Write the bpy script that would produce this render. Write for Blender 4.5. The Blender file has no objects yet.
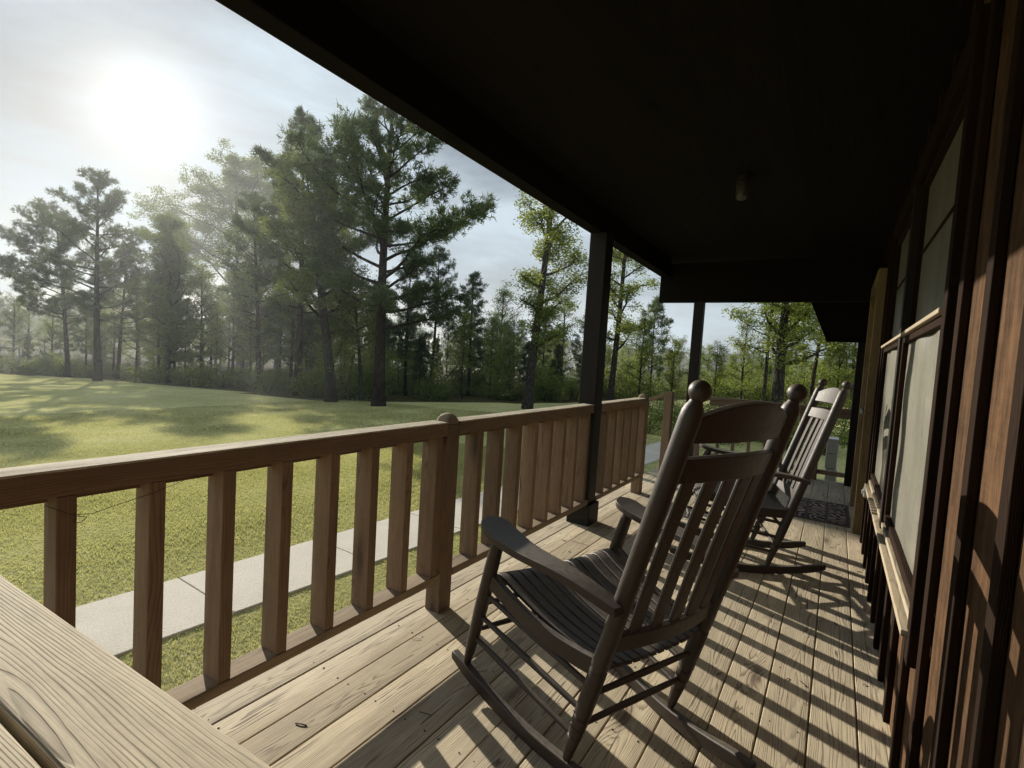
import bpy, math, random
import numpy as np
from mathutils import Vector, Matrix
R = math.radians
sc = bpy.context.scene
COL = sc.collection
rnd = random.Random(11)
SUN_EL, SUN_AZ = R(19.3), R(69.5)          # azimuth from +Y towards -X
SUN = Vector((-math.sin(SUN_AZ)*math.cos(SUN_EL), math.cos(SUN_AZ)*math.cos(SUN_EL), math.sin(SUN_EL)))
G = -0.75                                   # lawn height beside the porch (deck top is 0)

# ------------------------------------------------------------------ camera
F = 500.0; CAM = Vector((0, 0, 1.29))
CR = Vector((0.83543682, 0.54610349, 0.06177624)); CD = Vector((0.08353307, -0.01507648, -0.99639095)); CF = Vector((-0.54320121, 0.83758204, -0.05821314))
cd = bpy.data.cameras.new('camera'); cam = bpy.data.objects.new('camera', cd); COL.objects.link(cam)
m = Matrix.Identity(4)
for i in range(3):
    m[i][0] = CR[i]; m[i][1] = -CD[i]; m[i][2] = -CF[i]; m[i][3] = CAM[i]
cam.matrix_world = m
cd.sensor_width = 36; cd.lens = 36*F/1024; cd.clip_start = 0.02; cd.clip_end = 5000
sc.camera = cam

# ------------------------------------------------------------------ terrain
def ground_z(x, y):
    s = max(0.0, -x-1.7-4.0)
    z = G - 0.045*60*(1-math.exp(-s/60.0*1.0))*1.0 if s > 0 else G
    if s > 0: z = G - 0.045*s if s < 50 else G - 2.25 - 0.02*(min(s, 200)-50)
    r = max(0.0, y-14)
    z -= 0.006*min(r, 150)
    if x > 8: z += 0
    z += 0.05*math.sin(x*0.23+1.3)*math.sin(y*0.19)*min(1, s/6)
    return z
def ground_at(u, v):
    d = CR*(u-512)+CD*(v-384)+CF*F; d.normalize()
    t = 4.0
    while t < 300:
        p = CAM+d*t
        if p.z <= ground_z(p.x, p.y): return p
        t += 0.1
    return CAM+d*60
def toward(u, dist):
    d = CR*(u-512)+CD*(0)+CF*F; d.z = 0; d.normalize()
    p = CAM+d*dist
    return Vector((p.x, p.y, ground_z(p.x, p.y)))

# ------------------------------------------------------------------ node helpers
def mat(name):
    m = bpy.data.materials.new(name); m.use_nodes = True
    nt = m.node_tree; nt.nodes.clear()
    out = nt.nodes.new('ShaderNodeOutputMaterial')
    return m, nt, out
def N(nt, typ, **kw):
    n = nt.nodes.new(typ)
    for k, v in kw.items():
        if k.startswith('i_'):
            key = k[2:]
            key = int(key) if key.isdigit() else key.replace('_', ' ')
            n.inputs[key].default_value = v
        else: setattr(n, k, v)
    return n
def L(nt, a, b): nt.links.new(a, b)
def math_n(nt, op, a, b=None, c=None):
    n = nt.nodes.new('ShaderNodeMath'); n.operation = op
    for i, x in enumerate((a, b, c)):
        if x is None: continue
        if isinstance(x, (int, float)): n.inputs[i].default_value = x
        else: L(nt, x, n.inputs[i])
    return n.outputs[0]
def mixc(nt, f, a, b, mode='MIX'):
    n = nt.nodes.new('ShaderNodeMix'); n.data_type = 'RGBA'; n.blend_type = mode
    for i, x in ((0, f), (6, a), (7, b)):
        if isinstance(x, (int, float)): n.inputs[i].default_value = x
        elif isinstance(x, tuple): n.inputs[i].default_value = (*x, 1) if len(x) == 3 else x
        else: L(nt, x, n.inputs[i])
    return n.outputs[2]
def ramp(nt, f, stops, interp='LINEAR'):
    n = nt.nodes.new('ShaderNodeValToRGB'); cr = n.color_ramp; cr.interpolation = interp
    while len(cr.elements) < len(stops): cr.elements.new(0.5)
    for e, (p, c) in zip(cr.elements, stops):
        e.position = p; e.color = (*c, 1) if isinstance(c, tuple) else (c, c, c, 1)
    L(nt, f, n.inputs[0]); return n.outputs[0]
def noise(nt, vec, scale, detail=3, rough=0.55, dim='3D'):
    n = nt.nodes.new('ShaderNodeTexNoise'); n.inputs['Scale'].default_value = scale
    n.inputs['Detail'].default_value = detail; n.inputs['Roughness'].default_value = rough
    if vec is not None: L(nt, vec, n.inputs['Vector'])
    return n.outputs['Fac']
def scalev(nt, vec, s):
    n = nt.nodes.new('ShaderNodeVectorMath'); n.operation = 'MULTIPLY'; n.inputs[1].default_value = s
    L(nt, vec, n.inputs[0]); return n.outputs[0]

def wood(name, light, dark, ring=170.0, rough=0.8, bump=0.35, contrast=1.0, dirt=0.35, lift=0.5, spec=0.25, knots=1.0, vary=0.35, grey=0.0, warp=1.0, pith=0.045, voff=0.0, blotch=0.25):
    m, nt, out = mat(name)
    a = N(nt, 'ShaderNodeAttribute', attribute_name='wc'); wc = a.outputs['Vector']
    b = N(nt, 'ShaderNodeAttribute', attribute_name='wr'); wr = b.outputs['Fac']
    sep = N(nt, 'ShaderNodeSeparateXYZ'); L(nt, wc, sep.inputs[0])
    u, v, w = sep.outputs
    n1 = noise(nt, scalev(nt, wc, (1.1, 5, 5)), 1.0, 3)
    n2 = noise(nt, scalev(nt, wc, (0.8, 1, 1)), 1.7, 1)
    n3 = noise(nt, scalev(nt, wc, (6, 60, 60)), 1.0, 2)
    vo = N(nt, 'ShaderNodeTexVoronoi', feature='F1'); vo.inputs['Scale'].default_value = 1.0
    L(nt, scalev(nt, wc, (1.5, 5.5, 5.5)), vo.inputs['Vector']); kd = vo.outputs['Distance']
    kn = math_n(nt, 'EXPONENT', math_n(nt, 'MULTIPLY', math_n(nt, 'MULTIPLY', kd, kd), -22.0))
    kn = math_n(nt, 'MULTIPLY', kn, knots)
    # v, w carry the board's own centre plus a whole-number offset in x only, so ring geometry is per board
    vv = math_n(nt, 'ADD', v, math_n(nt, 'MULTIPLY', math_n(nt, 'SUBTRACT', n2, 0.5), 0.06*warp))
    vv = math_n(nt, 'ADD', vv, math_n(nt, 'ADD', math_n(nt, 'MULTIPLY', math_n(nt, 'SUBTRACT', wr, 0.5), 0.07), voff))
    ww = math_n(nt, 'ADD', math_n(nt, 'ADD', w, pith), math_n(nt, 'MULTIPLY', math_n(nt, 'SUBTRACT', n1, 0.5), 0.055*warp))
    r = math_n(nt, 'SQRT', math_n(nt, 'ADD', math_n(nt, 'MULTIPLY', vv, vv), math_n(nt, 'MULTIPLY', ww, ww)))
    r = math_n(nt, 'ADD', r, math_n(nt, 'MULTIPLY', kn, 0.022))
    r = math_n(nt, 'ADD', r, math_n(nt, 'MULTIPLY', n3, 0.0022))
    ir = noise(nt, scalev(nt, wc, (0.5, 30, 12)), 1.0, 2, 0.6)
    r = math_n(nt, 'ADD', r, math_n(nt, 'MULTIPLY', math_n(nt, 'SUBTRACT', ir, 0.5), 0.016))
    saw = math_n(nt, 'FRACT', math_n(nt, 'MULTIPLY', r, ring))
    line = ramp(nt, saw, [(0.0, 0.15), (0.2, 0.0), (0.6, 0.2), (0.84, 0.95), (0.94, 1.0), (1.0, 0.2)])
    lm = noise(nt, scalev(nt, wc, (2.5, 22, 22)), 1.0, 3, 0.6)
    line = math_n(nt, 'MULTIPLY', line, ramp(nt, lm, [(0.3, 0.15), (0.65, 1.0)]))
    fine = noise(nt, scalev(nt, wc, (9, 260, 260)), 1.0, 2, 0.6)
    big = noise(nt, scalev(nt, wc, (0.7, 3, 3)), 2.0, 4, 0.6)
    f = math_n(nt, 'MULTIPLY', line, 0.62*contrast)
    f = math_n(nt, 'ADD', f, math_n(nt, 'MULTIPLY', fine, 0.35*contrast))
    f = math_n(nt, 'ADD', f, math_n(nt, 'MULTIPLY', math_n(nt, 'SUBTRACT', big, 0.5), dirt*2))
    f = math_n(nt, 'ADD', f, math_n(nt, 'MULTIPLY', math_n(nt, 'POWER', kn, 3.0), 0.8))
    f = math_n(nt, 'SUBTRACT', f, 0.08)
    c = mixc(nt, f, light, dark)
    for nd in nt.nodes:
        if nd.type == 'MIX': nd.clamp_factor = True
    br = math_n(nt, 'ADD', 1.0-vary/2, math_n(nt, 'MULTIPLY', wr, vary))
    comb = N(nt, 'ShaderNodeCombineXYZ'); [L(nt, br, comb.inputs[i]) for i in range(3)]
    c = mixc(nt, 1.0, c, comb.outputs[0], 'MULTIPLY')
    gp = N(nt, 'ShaderNodeNewGeometry'); bl = noise(nt, gp.outputs['Position'], 2.3, 5, 0.65)
    c = mixc(nt, math_n(nt, 'MULTIPLY', bl, grey), c, (0.21, 0.20, 0.18))
    bn = noise(nt, scalev(nt, wc, (7, 40, 40)), 1.0, 6, 0.75)
    sw = noise(nt, scalev(nt, wc, (70, 5, 5)), 1.0, 2, 0.5)
    bt = ramp(nt, math_n(nt, 'ADD', math_n(nt, 'MULTIPLY', bn, 0.75), math_n(nt, 'MULTIPLY', sw, 0.12)), [(0.36, 0.0), (0.54, 1.0)])
    c = mixc(nt, math_n(nt, 'MULTIPLY', bt, blotch), c, tuple(x*0.8 for x in dark))
    crk = noise(nt, scalev(nt, wc, (2.2, 70, 70)), 1.0, 2, 0.5)
    ck = ramp(nt, crk, [(0.70, 0.0), (0.735, 1.0)])
    c = mixc(nt, math_n(nt, 'MULTIPLY', ck, 0.75), c, (0.02, 0.015, 0.011))
    bs = N(nt, 'ShaderNodeBsdfPrincipled'); L(nt, c, bs.inputs['Base Color'])
    bs.inputs['Roughness'].default_value = rough; bs.inputs['Specular IOR Level'].default_value = spec
    bp = N(nt, 'ShaderNodeBump'); bp.inputs['Strength'].default_value = bump; bp.inputs['Distance'].default_value = 0.002
    h = math_n(nt, 'SUBTRACT', 1.0, math_n(nt, 'ADD', math_n(nt, 'MULTIPLY', line, 0.7), math_n(nt, 'MULTIPLY', fine, 0.4)))
    L(nt, h, bp.inputs['Height']); L(nt, bp.outputs[0], bs.inputs['Normal'])
    L(nt, bs.outputs[0], out.inputs[0])
    return m

def plain(name, col, rough=0.6, spec=0.4, var=0.3, scale=8.0, bump=0.1, metal=0.0, bscale=60.0, bdist=0.001):
    m, nt, out = mat(name)
    g = N(nt, 'ShaderNodeTexCoord'); nz = noise(nt, g.outputs['Object'], scale, 5, 0.6)
    c = mixc(nt, nz, tuple(x*(1-var) for x in col), tuple(min(1, x*(1+var)) for x in col))
    bs = N(nt, 'ShaderNodeBsdfPrincipled'); L(nt, c, bs.inputs['Base Color'])
    bs.inputs['Roughness'].default_value = rough; bs.inputs['Specular IOR Level'].default_value = spec
    bs.inputs['Metallic'].default_value = metal
    nb = noise(nt, g.outputs['Object'], bscale, 4, 0.6)
    bp = N(nt, 'ShaderNodeBump'); bp.inputs['Strength'].default_value = bump; bp.inputs['Distance'].default_value = bdist
    L(nt, nb, bp.inputs['Height']); L(nt, bp.outputs[0], bs.inputs['Normal'])
    L(nt, bs.outputs[0], out.inputs[0]); return m

def chair_paint():
    m, nt, out = mat('worn_dark_brown_paint')
    g = N(nt, 'ShaderNodeTexCoord'); ob = g.outputs['Object']
    big = noise(nt, ob, 5.0, 5, 0.65); sp = noise(nt, ob, 420.0, 3, 0.7); md = noise(nt, scalev(nt, ob, (1, 3, 1)), 40.0, 4, 0.6)
    c = mixc(nt, big, (0.021, 0.013, 0.0095), (0.042, 0.027, 0.020))
    geo = N(nt, 'ShaderNodeNewGeometry'); sx = N(nt, 'ShaderNodeSeparateXYZ'); L(nt, geo.outputs['Normal'], sx.inputs[0])
    up = ramp(nt, sx.outputs[2], [(0.35, 0.0), (0.95, 1.0)])
    dust = math_n(nt, 'MULTIPLY', up, ramp(nt, math_n(nt, 'ADD', math_n(nt, 'MULTIPLY', md, 0.6), math_n(nt, 'MULTIPLY', sp, 0.5)), [(0.38, 0.15), (0.7, 1.0)]))
    c = mixc(nt, math_n(nt, 'MULTIPLY', dust, 0.7), c, (0.19, 0.16, 0.125))
    ch = ramp(nt, noise(nt, ob, 26.0, 5, 0.8), [(0.69, 0.0), (0.72, 1.0)])
    c = mixc(nt, math_n(nt, 'MULTIPLY', ch, 0.5), c, (0.20, 0.17, 0.14))
    bs = N(nt, 'ShaderNodeBsdfPrincipled'); L(nt, c, bs.inputs['Base Color'])
    bs.inputs['Specular IOR Level'].default_value = 0.6
    L(nt, ramp(nt, md, [(0.3, 0.42), (0.7, 0.6)]), bs.inputs['Roughness'])
    bp = N(nt, 'ShaderNodeBump'); bp.inputs['Strength'].default_value = 0.35; bp.inputs['Distance'].default_value = 0.001
    L(nt, math_n(nt, 'ADD', md, sp), bp.inputs['Height']); L(nt, bp.outputs[0], bs.inputs['Normal'])
    L(nt, bs.outputs[0], out.inputs[0]); return m

def foliage(name, ca, cb, trans=0.45, tcol=None, sc_=0.9):
    m, nt, out = mat(name)
    a = N(nt, 'ShaderNodeAttribute', attribute_name='lr').outputs['Fac']
    oi = N(nt, 'ShaderNodeObjectInfo')
    g = N(nt, 'ShaderNodeNewGeometry')
    big = noise(nt, g.outputs['Position'], sc_, 2)
    f = math_n(nt, 'ADD', math_n(nt, 'MULTIPLY', a, 0.6), math_n(nt, 'MULTIPLY', big, 0.5))
    f = math_n(nt, 'ADD', f, math_n(nt, 'MULTIPLY', math_n(nt, 'SUBTRACT', oi.outputs['Random'], 0.5), 0.5))
    c = mixc(nt, f, ca, cb)
    d = N(nt, 'ShaderNodeBsdfPrincipled'); L(nt, c, d.inputs['Base Color']); d.inputs['Roughness'].default_value = 0.55; d.inputs['Specular IOR Level'].default_value = 0.3
    t = N(nt, 'ShaderNodeBsdfTranslucent')
    tc = mixc(nt, 0.6, c, tcol or tuple(x*1.6 for x in cb)); L(nt, tc, t.inputs[0])
    mx = N(nt, 'ShaderNodeMixShader'); mx.inputs[0].default_value = trans
    L(nt, d.outputs[0], mx.inputs[1]); L(nt, t.outputs[0], mx.inputs[2]); L(nt, mx.outputs[0], out.inputs[0])
    return m

def bark(name, ca, cb, s=1.0):
    m, nt, out = mat(name)
    g = N(nt, 'ShaderNodeTexCoord'); v = scalev(nt, g.outputs['Object'], (9*s, 9*s, 2.2*s))
    vo = N(nt, 'ShaderNodeTexVoronoi', feature='DISTANCE_TO_EDGE'); vo.inputs['Scale'].default_value = 1; L(nt, v, vo.inputs['Vector'])
    e = ramp(nt, vo.outputs['Distance'], [(0.0, 0.0), (0.25, 1.0)]); nz = noise(nt, v, 3.0, 4)
    c = mixc(nt, math_n(nt, 'MULTIPLY', e, nz), ca, cb)
    bs = N(nt, 'ShaderNodeBsdfPrincipled'); L(nt, c, bs.inputs['Base Color']); bs.inputs['Roughness'].default_value = 0.95; bs.inputs['Specular IOR Level'].default_value = 0.1
    bp = N(nt, 'ShaderNodeBump'); bp.inputs['Distance'].default_value = 0.03; L(nt, e, bp.inputs['Height']); L(nt, bp.outputs[0], bs.inputs['Normal'])
    L(nt, bs.outputs[0], out.inputs[0]); return m

# ------------------------------------------------------------------ materials
M = {}
M['deck'] = wood('weathered_deck_pine', (0.84, 0.715, 0.50), (0.18, 0.130, 0.085), blotch=0.15, ring=230, warp=0.8, contrast=1.35, bump=0.55, dirt=0.30, grey=0.35, rough=0.75, vary=0.4)
M['cap'] = wood('weathered_cap_pine', (0.74, 0.64, 0.47), (0.11, 0.080, 0.053), ring=340, knots=1.15, bump=0.8, dirt=0.25, contrast=1.1, grey=0.2, vary=0.15, warp=0.7, pith=0.03, voff=0.05)
M['rail'] = wood('aged_rail_pine', (0.31, 0.205, 0.130), (0.070, 0.046, 0.032), ring=230, voff=0.025, bump=0.4, dirt=0.35, grey=0.22, vary=0.5)
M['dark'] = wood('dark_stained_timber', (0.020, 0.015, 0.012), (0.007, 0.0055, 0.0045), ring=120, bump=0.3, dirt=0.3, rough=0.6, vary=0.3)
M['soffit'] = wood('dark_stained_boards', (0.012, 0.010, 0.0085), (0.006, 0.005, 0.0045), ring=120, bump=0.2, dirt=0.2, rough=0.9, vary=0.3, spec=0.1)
M['siding'] = wood('stained_rough_siding', (0.165, 0.088, 0.043), (0.006, 0.004, 0.003), ring=300, voff=0.03, blotch=0.6, bump=1.0, dirt=1.0, contrast=1.1, rough=0.8, vary=0.5, grey=0.05, knots=0.5, spec=0.12)
M['batten'] = wood('shade_dark_batten_wood', (0.032, 0.017, 0.010), (0.007, 0.004, 0.003), ring=300, voff=0.05, bump=0.9, dirt=0.5, rough=0.85, vary=0.4, spec=0.1)  # shade painted into the colour: battens and casing made darker than the siding
M['trimlight'] = wood('bleached_window_trim', (0.50, 0.42, 0.30), (0.18, 0.14, 0.095), ring=190, bump=0.3, dirt=0.3, vary=0.2)
M['trimtan'] = wood('tan_door_trim', (0.30, 0.22, 0.11), (0.12, 0.085, 0.045), ring=190, bump=0.3, dirt=0.3, vary=0.2)
M['chair'] = chair_paint()
M['pane'] = None
M['white'] = plain('white_plastic', (0.75, 0.75, 0.72), 0.4, 0.5, 0.08)
M['lampglass'] = plain('frosted_glass', (0.05, 0.047, 0.042), 0.35, 0.5, 0.1)
M['steel'] = plain('galvanised_metal', (0.30, 0.29, 0.27), 0.45, 0.5, 0.15, metal=0.8)
M['nail'] = plain('rusty_nail', (0.05, 0.035, 0.025), 0.7, 0.3)
M['shingle'] = plain('roof_shingle', (0.06, 0.055, 0.05), 0.95, 0.2, 0.5, 6, 0.5, bdist=0.01)
M['block'] = plain('concrete_block', (0.62, 0.60, 0.56), 0.9, 0.2, 0.25, 9, 0.5, bdist=0.004)
M['pine'] = foliage('pine_needles', (0.028, 0.048, 0.020), (0.105, 0.140, 0.050), 0.42)
M['oak'] = foliage('oak_leaves', (0.038, 0.064, 0.018), (0.135, 0.180, 0.045), 0.50, (0.34, 0.40, 0.07))
M['bright'] = foliage('young_leaves', (0.070, 0.105, 0.022), (0.170, 0.205, 0.048), 0.50, (0.38, 0.44, 0.08))
M['grassblade'] = foliage('grass_blades', (0.17, 0.18, 0.06), (0.52, 0.50, 0.22), 0.45, (0.60, 0.58, 0.20), 1.4)
M['bark'] = bark('pine_bark', (0.022, 0.017, 0.013), (0.10, 0.078, 0.06))
M['barkg'] = bark('grey_bark', (0.03, 0.026, 0.022), (0.13, 0.115, 0.095), 1.5)

def pane_mat():
    m, nt, out = mat('curtained_window_pane')
    g = N(nt, 'ShaderNodeTexCoord'); ob = g.outputs['Object']
    fold = noise(nt, scalev(nt, ob, (1, 9, 0.5)), 1.0, 3); fine = noise(nt, ob, 25, 5, 0.7)
    c = mixc(nt, fold, (0.14, 0.132, 0.105), (0.27, 0.255, 0.20))
    c = mixc(nt, ramp(nt, fine, [(0.5, 0.0), (0.8, 0.5)]), c, (0.055, 0.05, 0.04))
    bs = N(nt, 'ShaderNodeBsdfPrincipled'); L(nt, c, bs.inputs['Base Color']); bs.inputs['Roughness'].default_value = 0.55
    bs.inputs['Coat Weight'].default_value = 0.35; bs.inputs['Coat Roughness'].default_value = 0.10
    bp = N(nt, 'ShaderNodeBump'); bp.inputs['Strength'].default_value = 0.3; bp.inputs['Distance'].default_value = 0.02
    L(nt, fold, bp.inputs['Height']); L(nt, bp.outputs[0], bs.inputs['Normal'])
    L(nt, bs.outputs[0], out.inputs[0]); return m
M['pane'] = pane_mat()

def lawn_mat():
    m, nt, out = mat('mown_lawn')
    g = N(nt, 'ShaderNodeNewGeometry'); p = g.outputs['Position']
    a = noise(nt, p, 0.35, 4, 0.6); b = noise(nt, p, 5.0, 5, 0.75); c3 = noise(nt, scalev(nt, p, (1, 1, 1)), 34.0, 4, 0.8)
    f = math_n(nt, 'ADD', math_n(nt, 'MULTIPLY', a, 0.55), math_n(nt, 'MULTIPLY', b, 0.45))
    c = ramp(nt, f, [(0.30, (0.30, 0.29, 0.115)), (0.5, (0.50, 0.47, 0.215)), (0.72, (0.66, 0.60, 0.33))])
    c = mixc(nt, ramp(nt, c3, [(0.35, 0.75), (0.62, 0.0)]), c, (0.035, 0.048, 0.012))
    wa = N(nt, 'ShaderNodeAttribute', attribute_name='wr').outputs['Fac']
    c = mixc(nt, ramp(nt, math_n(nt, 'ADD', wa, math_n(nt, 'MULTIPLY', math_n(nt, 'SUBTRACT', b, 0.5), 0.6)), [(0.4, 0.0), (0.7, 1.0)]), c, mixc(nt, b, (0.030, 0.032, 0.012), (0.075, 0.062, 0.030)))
    d = N(nt, 'ShaderNodeBsdfDiffuse'); L(nt, c, d.inputs[0]); d.inputs[1].default_value = 0.6
    bp = N(nt, 'ShaderNodeBump'); bp.inputs['Strength'].default_value = 0.75; bp.inputs['Distance'].default_value = 0.05
    L(nt, math_n(nt, 'ADD', c3, b), bp.inputs['Height']); L(nt, bp.outputs[0], d.inputs['Normal'])
    # lawns seen against the sun glow through their blades
    t = N(nt, 'ShaderNodeBsdfSheen'); t.inputs['Roughness'].default_value = 0.5; L(nt, mixc(nt, 0.0, c, (0.6, 0.55, 0.25)), t.inputs[0])
    ad = N(nt, 'ShaderNodeAddShader'); L(nt, d.outputs[0], ad.inputs[0]); L(nt, t.outputs[0], ad.inputs[1])
    L(nt, ad.outputs[0], out.inputs[0]); return m
M['lawn'] = lawn_mat()

def concrete():
    m, nt, out = mat('exposed_aggregate_concrete')
    g = N(nt, 'ShaderNodeNewGeometry'); p = g.outputs['Position']
    a = noise(nt, p, 2.6, 7, 0.72); vo = N(nt, 'ShaderNodeTexVoronoi', feature='F1'); vo.inputs['Scale'].default_value = 90; L(nt, p, vo.inputs['Vector'])
    c = mixc(nt, a, (0.52, 0.465, 0.38), (0.78, 0.70, 0.58))
    c = mixc(nt, 0.35, c, mixc(nt, 1.0, c, ramp(nt, vo.outputs['Distance'], [(0.0, 1.0), (0.6, 0.35)]), 'MULTIPLY'))
    bs = N(nt, 'ShaderNodeBsdfPrincipled'); L(nt, c, bs.inputs['Base Color']); bs.inputs['Roughness'].default_value = 0.85
    bp = N(nt, 'ShaderNodeBump'); bp.inputs['Strength'].default_value = 0.6; bp.inputs['Distance'].default_value = 0.004
    L(nt, vo.outputs['Distance'], bp.inputs['Height']); L(nt, bp.outputs[0], bs.inputs['Normal'])
    L(nt, bs.outputs[0], out.inputs[0]); return m
M['concrete'] = concrete()

def mat_rug():
    m, nt, out = mat('scroll_pattern_rubber')
    g = N(nt, 'ShaderNodeTexCoord'); p = g.outputs['Object']
    n1 = N(nt, 'ShaderNodeTexNoise'); n1.inputs['Scale'].default_value = 6.5; n1.inputs['Detail'].default_value = 0; L(nt, p, n1.inputs['Vector'])
    w = math_n(nt, 'SINE', math_n(nt, 'MULTIPLY', n1.outputs['Fac'], 40.0))
    f = ramp(nt, math_n(nt, 'ADD', math_n(nt, 'MULTIPLY', w, 0.5), 0.5), [(0.45, 0.0), (0.6, 1.0)])
    c = mixc(nt, f, (0.012, 0.011, 0.012), (0.34, 0.25, 0.21))
    bs = N(nt, 'ShaderNodeBsdfPrincipled'); L(nt, c, bs.inputs['Base Color']); bs.inputs['Roughness'].default_value = 0.85
    bp = N(nt, 'ShaderNodeBump'); bp.inputs['Distance'].default_value = 0.004; L(nt, f, bp.inputs['Height']); L(nt, bp.outputs[0], bs.inputs['Normal'])
    L(nt, bs.outputs[0], out.inputs[0]); return m
M['rug'] = mat_rug(); M['rugedge'] = plain('rubber_mat_edge', (0.11, 0.085, 0.078), 0.85, 0.3, 0.2)

# ------------------------------------------------------------------ mesh helpers
class MB:
    def __init__(s): s.v = []; s.f = []; s.wc = []; s.wr = []; s.sm = []
    def _add(s, vs, fs, wcs, smooth=False, wr=None):
        b = len(s.v); s.v += [tuple(p) for p in vs]; s.f += [tuple(b+i for i in f) for f in fs]
        s.wc += wcs; r = rnd.random() if wr is None else wr; s.wr += [r]*len(vs); s.sm += [smooth]*len(fs)
    def box(s, c, size, rot=None, axis=None, wr=None, taper=None):
        hx, hy, hz = (x/2 for x in size)
        o = list(range(3)); o.sort(key=lambda i: -size[i])
        if axis is not None: o.remove(axis); o = [axis]+o
        off = rnd.uniform(0, 60); vs = []; wcs = []
        for x in (-hx, hx):
            for y in (-hy, hy):
                for z in (-hz, hz):
                    p = (x, y, z); wcs.append((p[o[0]]+off, p[o[1]], p[o[2]]))
                    q = Vector(p)
                    if taper and z > 0: q.x *= taper; q.y *= taper
                    if rot is not None: q = rot @ q
                    vs.append(q+Vector(c))
        s._add(vs, [(0,1,3,2),(4,6,7,5),(0,4,5,1),(2,3,7,6),(0,2,6,4),(1,5,7,3)], wcs, wr=wr)
    def bar(s, a, b, w, h, up=(0,0,1)):
        a = Vector(a); b = Vector(b); x = (b-a); l = x.length; x.normalize(); up = Vector(up)
        y = up.cross(x).normalized(); z = x.cross(y)
        s.box((a+b)/2, (l, w, h), Matrix((x, y, z)).transposed(), axis=0)
    def tube(s, pts, rad, n=12, closed=True):
        pts = [Vector(p) for p in pts]; vs = []; wcs = []; off = rnd.uniform(0, 60); acc = 0
        if not hasattr(rad, '__len__'): rad = [rad]*len(pts)
        t0 = (pts[1]-pts[0]).normalized(); ref = Vector((1,0,0)) if abs(t0.x) < 0.9 else Vector((0,1,0)); nrm = (ref-t0*ref.dot(t0)).normalized()
        for i, p in enumerate(pts):
            t = ((pts[min(i+1, len(pts)-1)])-(pts[max(i-1, 0)])).normalized()
            nrm = (nrm-t*nrm.dot(t)).normalized(); bi = t.cross(nrm)
            if i: acc += (pts[i]-pts[i-1]).length
            for k in range(n):
                a = 2*math.pi*k/n; q = nrm*math.cos(a)*rad[i]+bi*math.sin(a)*rad[i]
                vs.append(p+q); wcs.append((acc+off, math.cos(a)*rad[i], math.sin(a)*rad[i]))
        fs = []
        for i in range(len(pts)-1):
            for k in range(n):
                k2 = (k+1) % n; fs.append((i*n+k, i*n+k2, (i+1)*n+k2, (i+1)*n+k))
        if closed: fs.append(tuple(range(n))[::-1]); fs.append(tuple((len(pts)-1)*n+k for k in range(n)))
        s._add(vs, fs, wcs, True)
    def grid(s, P, thick=None):
        """P[i][j] -> Vector; a sheet, or a slab when thick is a vector"""
        ni, nj = len(P), len(P[0]); off = rnd.uniform(0, 60)
        vs = [P[i][j] for i in range(ni) for j in range(nj)]; wcs = [(p.x+off, p.y, p.z) for p in vs]
        fs = [(i*nj+j, (i+1)*nj+j, (i+1)*nj+j+1, i*nj+j+1) for i in range(ni-1) for j in range(nj-1)]
        if thick is not None:
            n0 = len(vs); vs = vs+[v+thick for v in vs]; wcs = wcs*2
            fs += [tuple(n0+q for q in f[::-1]) for f in fs]
            ed = [(i*nj, (i+1)*nj) for i in range(ni-1)]+[((i+1)*nj+nj-1, i*nj+nj-1) for i in range(ni-1)]+[(j+1, j) for j in range(nj-1)]+[((ni-1)*nj+j, (ni-1)*nj+j+1) for j in range(nj-1)]
            fs += [(a, a+n0, b+n0, b) for a, b in ed]
        s._add(vs, fs, wcs, True)
    def build(s, name, material, parent=None, bevel=0.0, seg=2, autos=False):
        me = bpy.data.meshes.new(name); me.from_pydata(s.v, [], s.f); me.update()
        a = me.attributes.new('wc', 'FLOAT_VECTOR', 'POINT'); a.data.foreach_set('vector', [c for w in s.wc for c in w])
        a = me.attributes.new('wr', 'FLOAT', 'POINT'); a.data.foreach_set('value', s.wr)
        me.polygons.foreach_set('use_smooth', s.sm)
        if material: me.materials.append(material)
        o = bpy.data.objects.new(name, me); COL.objects.link(o)
        if parent: o.parent = parent
        if bevel:
            b = o.modifiers.new('bevel', 'BEVEL'); b.width = bevel; b.segments = seg; b.limit_method = 'ANGLE'; b.angle_limit = R(40)
        if autos:
            for p in me.polygons: p.use_smooth = True
            me.set_sharp_from_angle(angle=R(38))
        return o
def tag(o, label=None, cat=None, group=None, kind=None):
    if label: o['label'] = label
    if cat: o['category'] = cat
    if group: o['group'] = group
    if kind: o['kind'] = kind
    return o
def empty(name, loc=(0,0,0), rz=0):
    o = bpy.data.objects.new(name, None); COL.objects.link(o); o.location = loc; o.rotation_euler = (0,0,rz); o.empty_display_size = 0.2
    return o
def copy_tree(o, parent=None):
    c = o.copy(); COL.objects.link(c)
    if parent: c.parent = parent
    for ch in o.children: copy_tree(ch, c)
    return c

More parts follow.
